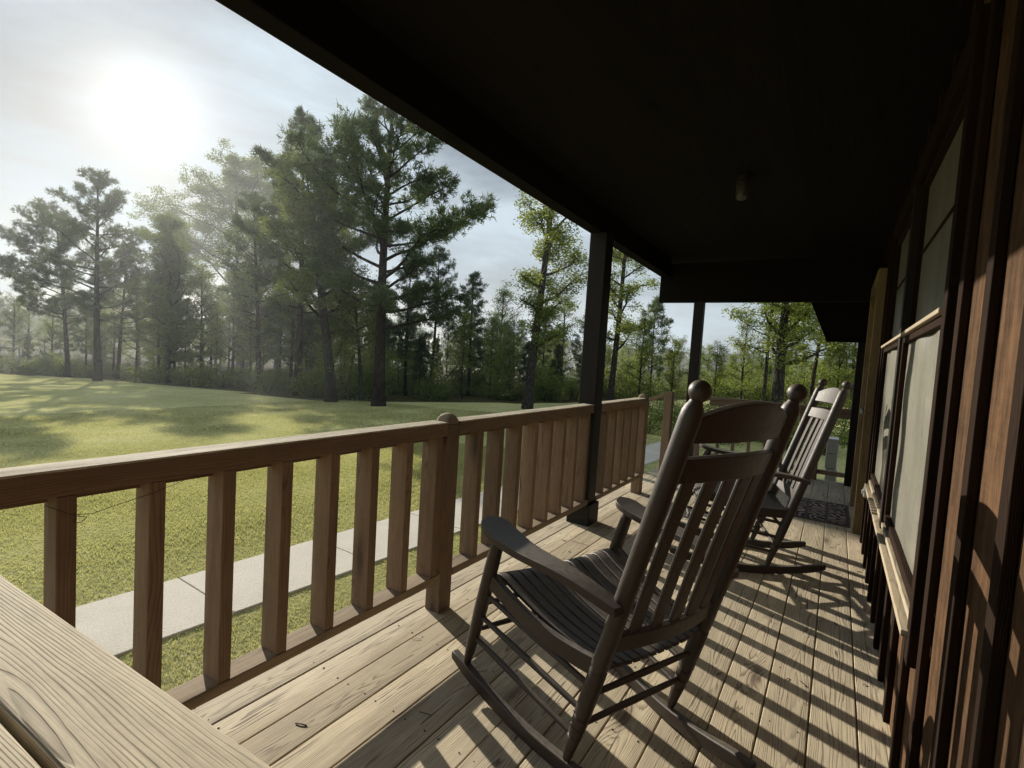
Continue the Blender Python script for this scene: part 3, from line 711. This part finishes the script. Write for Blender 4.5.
# steps and their hand rail
def step(name): pass
root = empty('porch_steps', (-1.8, 5.35, G)); tag(root, 'short flight of wooden steps from the porch down to the lawn', 'steps')
for k in range(3):
    a = MB(); a.box((-0.14-0.28*k, 0, 0.75-0.187*(k+1)), (0.28, 0.92, 0.038), axis=1); a.build('tread', M['deck'], root, bevel=0.003)
for s in (-0.44, 0.44):
    a = MB(); a.bar((0.0, s, 0.56), (-0.95, s, 0.0), 0.036, 0.2); a.build('stringer', M['rail'], root)
for sy, lab in ((5.80, 'sloping handrail on the far side of the porch steps'),):
    root = empty('stair_handrail', (-1.60, sy, 0)); tag(root, lab, 'handrail')
    a = MB(); a.box((0, 0, 0.49), (0.089, 0.089, 0.98), axis=2); a.build('post', M['rail'], root, bevel=0.004)
    a = MB(); a.box((-0.26, 0, 0.23), (0.05, 0.06, 1.22), axis=2); a.build('baluster', M['rail'], root, bevel=0.003)
    a = MB(); a.box((-1.05, 0, -0.1), (0.089, 0.089, 1.28), axis=2); a.build('post', M['rail'], root, bevel=0.004)
    a = MB(); a.bar((-0.04, 0, 0.945), (-1.15, 0, 0.46), 0.089, 0.038); a.build('cap_board', M['railb'], root, bevel=0.003)

# ------------------------------------------------------------------ porch roof and posts
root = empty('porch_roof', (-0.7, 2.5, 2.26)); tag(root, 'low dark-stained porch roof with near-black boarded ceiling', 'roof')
def rb(m_, name, mt=M['dark'], bev=0.004):
    o = m_.build(name, mt, root, bevel=bev); o.location = -root.location; return o
Y0, Y1 = -2.6, 5.60
def xe(y): return -1.60-0.030*(y-0.7) if y > 0.7 else -1.60     # outer face of the eave beam
a = MB(); pa = Vector((xe(-2.6)+0.05, -2.6, 2.40)); pb = Vector((xe(0.7)+0.05, 0.7, 2.40)); pc = Vector((xe(5.64)+0.05, 5.64, 2.40))
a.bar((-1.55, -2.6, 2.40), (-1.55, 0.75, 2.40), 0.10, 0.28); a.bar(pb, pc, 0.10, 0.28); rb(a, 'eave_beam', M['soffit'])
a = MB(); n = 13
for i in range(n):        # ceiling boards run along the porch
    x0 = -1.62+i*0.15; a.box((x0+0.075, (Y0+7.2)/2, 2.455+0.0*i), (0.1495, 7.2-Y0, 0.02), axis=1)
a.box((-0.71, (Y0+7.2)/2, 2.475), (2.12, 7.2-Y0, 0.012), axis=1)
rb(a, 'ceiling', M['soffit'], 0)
a = MB(); a.box((-0.78, 5.66, 2.19), (1.94, 0.09, 0.42), axis=0); rb(a, 'header_beam', M['soffit'])
# gable panel at the far end near the house
a = MB(); vs = [Vector(p) for p in ((-0.345, 6.98, 2.44), (0.265, 6.98, 2.44), (0.265, 6.98, 1.675), (-0.145, 6.98, 1.675), (-0.345, 6.98, 2.14))]
vs2 = [v+Vector((0, 0.05, 0)) for v in vs]; nn = 5
a._add(vs+vs2, [(0,4,3,2,1), (5,6,7,8,9)]+[(i, (i+1) % 5, 5+(i+1) % 5, 5+i) for i in range(5)], [(v.x, v.z, v.y) for v in vs+vs2]); rb(a, 'gable_panel', M['soffit'], 0.002)
a = MB(); P = [[Vector((x, y, 2.50+(x+1.72)*0.30)) for y in (Y0-0.1, 7.25)] for x in (-1.74, 0.6)]; a.grid(P, Vector((0, 0, 0.05))); rb(a, 'roof_covering', M['shingle'], 0)
a = MB(); a.box((0.30, 7.22, 2.7), (0.3, 0.03, 0.6)); rb(a, 'end_trim')

def porch_post(x, y, w, top, label, base=True):
    root = empty('porch_post', (x, y, 0)); tag(root, label, 'post')
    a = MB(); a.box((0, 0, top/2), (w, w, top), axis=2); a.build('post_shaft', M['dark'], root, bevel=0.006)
    if base:
        for k, (s, h, z) in enumerate(((w+0.05, 0.165, 0.0825),)):
            a = MB(); a.box((0, 0, z), (s, s, h)); a.build('base_block', M['dark'], root, bevel=0.006)
porch_post(-1.612, 3.635, 0.14, 2.262, 'thick dark square porch post with a base block, in the middle of the railing')
porch_post(-1.315, 5.66, 0.10, 1.985, 'thinner dark porch post under the header beam near the steps')

# ceiling lamp
root = empty('ceiling_lamp', (-0.57, 3.28, 2.445)); tag(root, 'small jar-shaped glass lamp fixed to the dark porch ceiling', 'lamp')
a = MB(); a.tube([(0, 0, 0), (0, 0, -0.035)], [0.045, 0.04], 24); a.build('lamp_base', M['dark'], root, bevel=0.002)
a = MB(); a.tube([(0, 0, -0.03), (0, 0, -0.05), (0, 0, -0.12), (0, 0, -0.14), (0, 0, -0.146)], [0.028, 0.036, 0.036, 0.028, 0.012], 24); a.build('lamp_glass', M['lampglass'], root)

# ------------------------------------------------------------------ house
root = empty('house', (XW, 3.0, 0)); tag(root, 'timber house wall with brown board and batten siding along the porch', 'house')
def hb(m_, name, mt, bev=0.003, par=None):
    o = m_.build(name, mt, par or root, bevel=bev)
    if par is None: o.location = -root.location
    return o
WY0, WY1, WZ0, WZ1 = 1.95, 4.36, 0.53, 2.24     # window opening
DY0, DY1 = 5.05, 5.98                            # door opening
a = MB(); y = -2.6
bw = 0.30
def wall_pieces(y0, y1, x, t, wr=None):
    """one board, cut round the window and the door"""
    segs = [(-0.10, 3.0)]
    if y1 > WY0 and y0 < WY1: segs = [(-0.10, WZ0), (WZ1, 3.0)]
    if y1 > DY0 and y0 < DY1: segs = [(2.07, 3.0)]
    r = rnd.random()
    for z0, z1 in segs: a.box((x+t/2, (y0+y1)/2, (z0+z1)/2), (t, y1-y0-0.003, z1-z0), axis=2, wr=r)
ys = []; y = 1.43-0.3*13
while y < 7.3:
    wall_pieces(y, y+bw, XW, 0.02); ys.append(y); y += bw
hb(a, 'siding', M['siding'], 0.002); a = MB()
for y in ys:
    wall_pieces(y-0.012, y+0.046, XW-0.020, 0.018)
hb(a, 'battens', M['batten'], 0.002)
a = MB(); a.box((XW+0.9, 2.35, 1.4), (1.7, 9.7, 2.9)); 
hb(a, 'house_body', M['dark'])
a = MB(); a.box((XW+0.5, 7.33, 1.35), (1.1, 0.14, 3.1), axis=2); a.box((XW-0.05, 7.1, 1.2), (0.11, 0.14, 2.5), axis=2); hb(a, 'corner_board', M['dark'])
a = MB(); a.box((XW+4.0, 2.35, 1.3), (5.0, 9.6, 3.0)); hb(a, 'rear_wall', M['siding'])
# window: casing, sashes, panes, sill
wr_ = empty('window', (0, 0, 0)); wr_.parent = root; wr_.location = (-XW, -3.0, 0)
def wb(m_, name, mt, bev=0.003): return m_.build(name, mt, wr_, bevel=bev)
a = MB(); h = WZ1-WZ0; zc = (WZ0+WZ1)/2; yc = (WY0+WY1)/2
for y in (WY0-0.03, WY1+0.03): a.box((XW-0.012, y, zc), (0.030, 0.06, h+0.2), axis=2)
a.box((XW-0.012, yc, WZ1+0.05), (0.028, WY1-WY0, 0.1), axis=1)
wb(a, 'casing', M['batten'])
a = MB(); a.box((XW+0.000, yc, zc), (0.06, 0.07, h), axis=2); wb(a, 'mullion', M['dark'])
a = MB(); a.box((XW-0.020, yc, WZ0-0.014), (0.050, WY1-WY0+0.06, 0.020), axis=1); wb(a, 'sill', M['trimlight'])
a = MB(); a.box((XW-0.010, yc, WZ0+0.022), (0.030, WY1-WY0-0.02, 0.022), axis=1); wb(a, 'sill_rail', M['trimlight'])
for y0, y1 in ((WY0, yc-0.035), (yc+0.035, WY1)):
    ym = (y0+y1)/2; w = y1-y0
    for z0, z1, dx in ((WZ0+0.045, 1.50, -0.004), (1.50, WZ1, 0.012)):
        a = MB(); z = (z0+z1)/2
        for y in (y0+0.018, y1-0.018): a.box((XW+dx, y, z), (0.028, 0.034, z1-z0), axis=2)
        a.box((XW+dx, ym, z0+0.02), (0.027, w-0.07, 0.04), axis=1); a.box((XW+dx, ym, z1-0.018), (0.027, w-0.07, 0.035), axis=1)
        if dx > 0.005:
            pass
            a.box((XW+dx+0.004, ym, z+0.02), (0.011, w-0.08, 0.009), axis=1)
        fr = wb(a, 'sash', M['batten'])
        a = MB(); n = 14; sg = 1 if z0 < 1 else 0
        P = [[Vector((XW+dx+0.008+sg*0.006*math.sin(i*0.9)*math.sin(j*0.8), y0+0.03+(w-0.06)*i/n, z0+0.03+(z1-z0-0.06)*j/n)) for j in range(n+1)] for i in range(n+1)]
        a.grid(P); a.build('pane', M['pane'], fr)
a = MB(); a.box((XW-0.020, yc, 1.503), (0.030, WY1-WY0-0.02, 0.016), axis=1); wb(a, 'meeting_rail', M['trimlight'])
# door
dr = empty('door', (0, 0, 0)); dr.parent = root; dr.location = (-XW, -3.0, 0)
a = MB(); a.box((XW+0.03, (DY0+DY1)/2, 1.03), (0.04, DY1-DY0, 2.05), axis=2); a.build('door_leaf', M['trimtan'], dr, bevel=0.003)
a = MB()
for y in (DY0-0.05, DY1+0.05): a.box((XW-0.03, y, 1.06), (0.07, 0.1, 2.2), axis=2)
a.box((XW-0.03, (DY0+DY1)/2, 2.12), (0.068, DY1-DY0, 0.1), axis=1); a.build('door_frame', M['trimtan'], dr, bevel=0.003)
a = MB(); a.tube([(XW+0.0, DY0+0.08, 1.0), (XW-0.05, DY0+0.08, 1.0), (XW-0.055, DY0+0.08, 1.0), (XW-0.085, DY0+0.08, 1.0), (XW-0.09, DY0+0.08, 1.0)], [0.012, 0.012, 0.028, 0.028, 0.015], 16); a.build('door_knob', M['steel'], dr)
# outlet with a white cover low on the wall
root = empty('wall_outlet', (XW-0.03, 4.62, 0.42)); tag(root, 'small white outlet box low on the wall past the window', 'outlet')
a = MB(); a.box((0.01, 0, 0), (0.03, 0.05, 0.08)); a.build('outlet_box', M['white'], root, bevel=0.008)
a = MB(); a.box((-0.010, 0, 0.0), (0.012, 0.035, 0.035)); a.build('cover_flap', M['white'], root, bevel=0.006)
# blocks beyond the far end
root = empty('block_stack', (0.02, 7.95, G)); tag(root, 'stack of pale concrete blocks on the grass beyond the far railing', 'concrete blocks')
for k in range(6):
    a = MB(); a.box((rnd.uniform(-.01, .01), 0, 0.1+0.2*k), (0.13, 0.3, 0.192)); a.build('block', M['block'], root, bevel=0.006)

# door mat
root = empty('door_mat', (-0.06, 5.53, 0.0)); tag(root, 'dark rubber mat with scroll pattern panels lying before the door', 'door mat')
a = MB(); a.box((0, 0, 0.005), (0.50, 0.84, 0.008)); a.build('mat_base', M['rugedge'], root, bevel=0.003)
for k in range(3):
    a = MB(); a.box((-0.16+0.16*k, 0, 0.010), (0.135, 0.76, 0.006)); a.build('scroll_panel', M['rug'], root)

# ------------------------------------------------------------------ rocking chairs
def make_chair():
    root = empty('rocking_chair'); c = M['chair']
    ZB, ZT, LB = 0.07, 1.237, 0.350
    def post(z): return -LB*(z-ZB)/(ZT-ZB)
    W, WF = 0.238, 0.318
    def Wz(z): return 0.243-0.020*z/1.2
    ex = Vector((-LB, 0, ZT-ZB)).normalized()
    for s in (1, -1):
        def pp(z, off=0): return Vector((post(z), s*Wz(z), z))
        prof = [(0.060, .013), (0.075, .0155), (0.11, .018), (0.15, .0215), (0.152, .019), (0.158, .019), (0.160, .0225), (0.19, .0235), (0.192, .0205), (0.198, .0205), (0.200, .0245), (0.23, .025), (0.232, .022), (0.238, .022), (0.240, .0255),
                (0.29, .0265), (0.40, .0265), (0.405, .024), (0.412, .024), (0.416, .0265), (0.60, .0265), (0.85, .0265), (1.05, .027), (1.16, .0272), (1.180, .0262), (1.193, .0225), (1.200, .0180), (1.208, .015)]
        a = MB(); a.tube([pp(z) for z, r in prof], [r for z, r in prof], 20)
        o = a.build('rear_post', c, root, autos=True)
        a = MB(); r = 0.0275; cpt = pp(1.231)
        nn = 12; a.tube([cpt+ex*(-r*math.cos(math.pi*i/nn)) for i in range(nn+1)], [max(0.002, r*math.sin(math.pi*i/nn)) for i in range(nn+1)], 20); a.build('ball_finial', c, o, autos=True)
        # front leg
        a = MB(); p0 = Vector((0.530, s*(WF-0.005), 0.075)); p1 = Vector((0.330, s*WF, 0.690))
        pr = [(0, .013), (.06, .016), (.2, .0215), (.45, .0255), (.75, .0255), (.9, .023), (1, .020)]
        a.tube([p0.lerp(p1, t) for t, r in pr], [r for t, r in pr], 18); a.build('front_leg', c, root, autos=True)
        # rocker
        a = MB(); P = []; nn = 26
        for i in range(nn+1):
            x = -0.335+0.935*i/nn; yy = s*(W+(WF-W)*(x/0.53)) if x > 0 else s*(W+(WF-W)*(x/0.53)*0.6)
            zc = 0.026+0.30*(x-0.13)**2; e = min(1, min(i, nn-i)/3+0.25); hh = 0.024*(0.5+0.5*e)
            P.append([Vector((x, yy-0.0145, zc-hh)), Vector((x, yy-0.0145, zc+hh))])
        a.grid(P, Vector((0, 0.029, 0))); a.build('rocker', c, root, bevel=0.004, autos=True)
        # side rungs
        def fl(z): t = (z-0.075)/0.615; return p0.lerp(p1, t)
        for zf, zr in ((0.415, 0.335), (0.320, 0.245), (0.220, 0.150)):
            a = MB(); A = fl(zf); B = pp(zr); a.tube([A, A.lerp(B, .5), B], [.009, .0115, .009], 12); a.build('side_rung', c, root, autos=True)
        # curved seat rail
        a = MB(); P = []
        for i in range(13):
            t = i/12; A = fl(0.485); B = pp(0.405); q = A.lerp(B, t); q.z += 0.0-0.035*math.sin(t*math.pi)
            P.append([q+Vector((0.0, -0.011, -0.028)), q+Vector((0, -0.011, 0.028))])
        a.grid(P, Vector((0, 0.022, 0))); a.build('seat_rail', c, root, bevel=0.003, autos=True)
        # arm rest: wide rounded front narrowing to the back post
        a = MB(); P = []; nn = 28; L_ = 0.62
        F0 = Vector((0.405, s*(WF+0.010), 0.710)); B0 = Vector((post(0.63)-0.02, s*(W+0.026), 0.632))
        for i in range(nn+1):
            t = i/nn; q = F0.lerp(B0, t); q.z += 0.012*math.sin(t*math.pi*2)*-1
            hw = 0.056*(1-0.56*max(0, (t-0.22)/0.78)**0.8)
            if t < 0.10: hw *= math.sqrt(max(0.02, 1-((0.10-t)/0.10)**2))
            if t > 0.9: hw *= 1-0.25*((t-0.9)/0.1)**2
            ctr = q.y+s*0.018*math.sin(t*math.pi)
            P.append([Vector((q.x, ctr-hw+2*hw*j/6, q.z)) for j in range(7)])
        a.grid(P, Vector((0, 0, -0.024))); a.build('arm_rest', c, root, bevel=0.006, seg=3, autos=True)
    for z in (0.305, 0.190):
        a = MB(); A = Vector((post(z), Wz(z), z)); B = Vector((post(z), -Wz(z), z)); a.tube([A, A.lerp(B, .5), B], [.009, .0115, .009], 12); a.build('back_rung', c, root, autos=True)
    for z in (0.37, 0.25):
        t = (z-0.075)/0.58; x = 0.530+(0.335-0.530)*t; a = MB(); A = Vector((x, WF-.01, z)); B = Vector((x, -WF+.01, z)); a.tube([A, A.lerp(B, .5), B], [.009, .012, .009], 12); a.build('front_rung', c, root, autos=True)
    # seat: slats running front to back with a rolled front and dipped middle
    ns = 12
    def seat_pt(u, s):
        """u 0 front .. 1 back ; s -1..1 across"""
        x = 0.455-0.57*u
        roll = 0.060*max(0, 1-u/0.16)**2
        z = 0.505-0.105*u**0.8-0.020*math.sin(min(1, max(0, (u-0.1)/0.9))*math.pi)-roll+0.014*s*s
        hw = 0.292-0.075*u
        return Vector((x+0.0, s*hw, z))
    root_s = None
    seat = MB()
    for k in range(ns):
        s0 = -1+2*k/ns+0.016; s1 = -1+2*(k+1)/ns-0.016
        seat.grid([[seat_pt(i/22, s0), seat_pt(i/22, (s0+s1)/2), seat_pt(i/22, s1)] for i in range(23)], Vector((0, 0, -0.014)))
    seat.build('seat', c, root, bevel=0.003, autos=True)
    for u in (0.12, 0.5, 0.86):
        a = MB(); q = seat_pt(u, 0); hw = seat_pt(u, 1).y-0.01
        P = [[Vector((q.x-0.02, hw*(j/4-1), seat_pt(u, j/4-1).z-0.016)) for j in range(9)], [Vector((q.x+0.02, hw*(j/4-1), seat_pt(u, j/4-1).z-0.016)) for j in range(9)]]
        a.grid(P, Vector((0, 0, -0.022))); a.build('seat_bearer', c, root, autos=True)
    # back
    def back_board(name, z0, z1, arch=0.0, curve=0.028, th=0.022):
        a = MB(); P = []; n = 20; nrm = Vector((ZT-ZB, 0, LB)).normalized()
        for i in range(n+1):
            s = -1+2*i/n; y = s*(Wz(z0)-0.012); row = []
            zt = z1+arch*(1-abs(s)**2.2)
            for j in range(5):
                z = z0+(zt-z0)*j/4; row.append(Vector((post(z)-curve*(1-s*s)+0.0, y, z))-nrm*th/2)
            P.append(row)
        a.grid(P, nrm*th); return a.build(name, c, root, bevel=0.004, autos=True)
    back_board('crest_rail', 1.100, 1.160, 0.046)
    back_board('upper_back_rail', 0.990, 1.055, 0.006)
    back_board('lower_back_rail', 0.462, 0.522, 0.0)
    for k in range(5):
        y = (k-2)*0.079; a = MB(); P = []; s = y/(W-.012); nrm = Vector((ZT-ZB, 0, LB)).normalized()
        for i in range(9):
            z = 0.505+0.50*i/8; x = post(z)-0.028*(1-s*s)+0.004*math.sin(i/8*math.pi); wv = 0.0225+0.002*i/8
            P.append([Vector((x, y-wv, z))-nrm*0.006, Vector((x, y+wv, z))-nrm*0.006])
        a.grid(P, nrm*0.012); a.build('back_slat', c, root, bevel=0.003, autos=True)
    return root
ch = make_chair(); ch.location = (-0.502, 1.588, 0); ch.rotation_euler = (0, 0, R(156.4))
tag(ch, 'large dark brown slatted rocking chair nearest the camera', 'rocking chair', 'porch rocking chairs')
c2 = copy_tree(ch); c2.location = (-0.348, 3.76, 0); c2.rotation_euler = (0, 0, R(197.7))
tag(c2, 'farther rocking chair beyond the near one, its back slats in sunlight', 'rocking chair', 'porch rocking chairs')
# a dry vine tendril caught on the near railing
a = MB(); a.tube([(-1.53, 0.38, 0.87), (-1.50, 0.42, 0.845), (-1.50, 0.46, 0.838), (-1.515, 0.52, 0.846), (-1.52, 0.60, 0.858), (-1.535, 0.68, 0.875)], 0.0008, 5)
a.tube([(-1.50, 0.43, 0.842), (-1.50, 0.425, 0.825), (-1.505, 0.44, 0.820), (-1.50, 0.45, 0.832), (-1.495, 0.43, 0.84)], 0.001, 5)
o = a.build('dry_vine', M['nail']); tag(o, 'thin dry vine tendril hanging from the near top rail', 'vine')

# ------------------------------------------------------------------ air: haze over the lawn, thickened to imitate lens flare over the trees
hz, nt, out = mat('flare_veil_haze')
vs = N(nt, 'ShaderNodeVolumeScatter'); vs.inputs['Color'].default_value = (0.93, 0.96, 1, 1); vs.inputs['Density'].default_value = 0.0022; vs.inputs['Anisotropy'].default_value = 0.42
L(nt, vs.outputs[0], out.inputs['Volume'])
a = MB(); a.box((-80, 45, 5), (145, 200, 24)); o = a.build('haze', hz); tag(o, kind='structure')

# ------------------------------------------------------------------ light
w = bpy.data.worlds.new('World'); sc.world = w; w.use_nodes = True
nt = w.node_tree; nt.nodes.clear(); out = nt.nodes.new('ShaderNodeOutputWorld')
sky = nt.nodes.new('ShaderNodeTexSky'); sky.sky_type = 'NISHITA'; sky.sun_disc = False; sky.sun_elevation = SUN_EL; sky.sun_rotation = -SUN_AZ
sky.air_density = 1.0; sky.dust_density = 0.5; sky.ozone_density = 1.0
bg = nt.nodes.new('ShaderNodeBackground'); bg.inputs[1].default_value = 0.034; L(nt, sky.outputs[0], bg.inputs[0])
tc = nt.nodes.new('ShaderNodeTexCoord'); d = tc.outputs['Generated']
dp = nt.nodes.new('ShaderNodeVectorMath'); dp.operation = 'DOT_PRODUCT'; dp.inputs[1].default_value = tuple(SUN); nrm = nt.nodes.new('ShaderNodeVectorMath'); nrm.operation = 'NORMALIZE'
L(nt, d, nrm.inputs[0]); L(nt, nrm.outputs[0], dp.inputs[0]); cs = math_n(nt, 'MAXIMUM', dp.outputs['Value'], 0.0)
g1 = math_n(nt, 'MULTIPLY', math_n(nt, 'ADD', math_n(nt, 'MULTIPLY', math_n(nt, 'POWER', cs, 5000.0), 2.0), math_n(nt, 'MULTIPLY', math_n(nt, 'POWER', cs, 380.0), 0.42)), 1.0)
g2 = math_n(nt, 'MULTIPLY', math_n(nt, 'POWER', cs, 40.0), 0.06)
g3 = math_n(nt, 'MULTIPLY', math_n(nt, 'POWER', cs, 14.0), 0.05)
gl = math_n(nt, 'ADD', math_n(nt, 'ADD', g1, g2), g3)
cl = N(nt, 'ShaderNodeTexNoise'); cl.inputs['Scale'].default_value = 2.6; cl.inputs['Detail'].default_value = 6; cl.inputs['Roughness'].default_value = 0.55; cl.inputs['Distortion'].default_value = 0.3
mp = N(nt, 'ShaderNodeMapping'); mp.inputs['Scale'].default_value = (1.0, 1.0, 3.6); L(nt, nrm.outputs[0], mp.inputs[0]); L(nt, mp.outputs[0], cl.inputs['Vector'])
cm = ramp(nt, cl.outputs['Fac'], [(0.32, 0.30), (0.48, 0.62), (0.64, 1.0)])
cb = nt.nodes.new('ShaderNodeBackground'); cb.inputs[0].default_value = (0.56, 0.67, 0.76, 1); cb.inputs[1].default_value = 1.06
ms = nt.nodes.new('ShaderNodeMixShader'); L(nt, cm, ms.inputs[0]); L(nt, bg.outputs[0], ms.inputs[1]); L(nt, cb.outputs[0], ms.inputs[2])
gb = nt.nodes.new('ShaderNodeBackground'); gb.inputs[0].default_value = (1, 0.95, 0.86, 1); L(nt, gl, gb.inputs[1])
ad = nt.nodes.new('ShaderNodeAddShader'); L(nt, ms.outputs[0], ad.inputs[0]); L(nt, gb.outputs[0], ad.inputs[1]); L(nt, ad.outputs[0], out.inputs[0])
ld = bpy.data.lights.new('sun', 'SUN'); ld.energy = 7.0; ld.angle = R(0.5); ld.color = (1, 0.93, 0.80)
lo = bpy.data.objects.new('sun', ld); COL.objects.link(lo); lo.rotation_euler = SUN.to_track_quat('Z', 'Y').to_euler(); lo.location = (-20, 10, 20)

sc.view_settings.view_transform = 'Standard'; sc.view_settings.look = 'None'; sc.view_settings.exposure = 0; sc.view_settings.gamma = 1
sc.cycles.use_denoising = True; sc.cycles.max_bounces = 6; sc.cycles.volume_bounces = 0; sc.cycles.transparent_max_bounces = 4
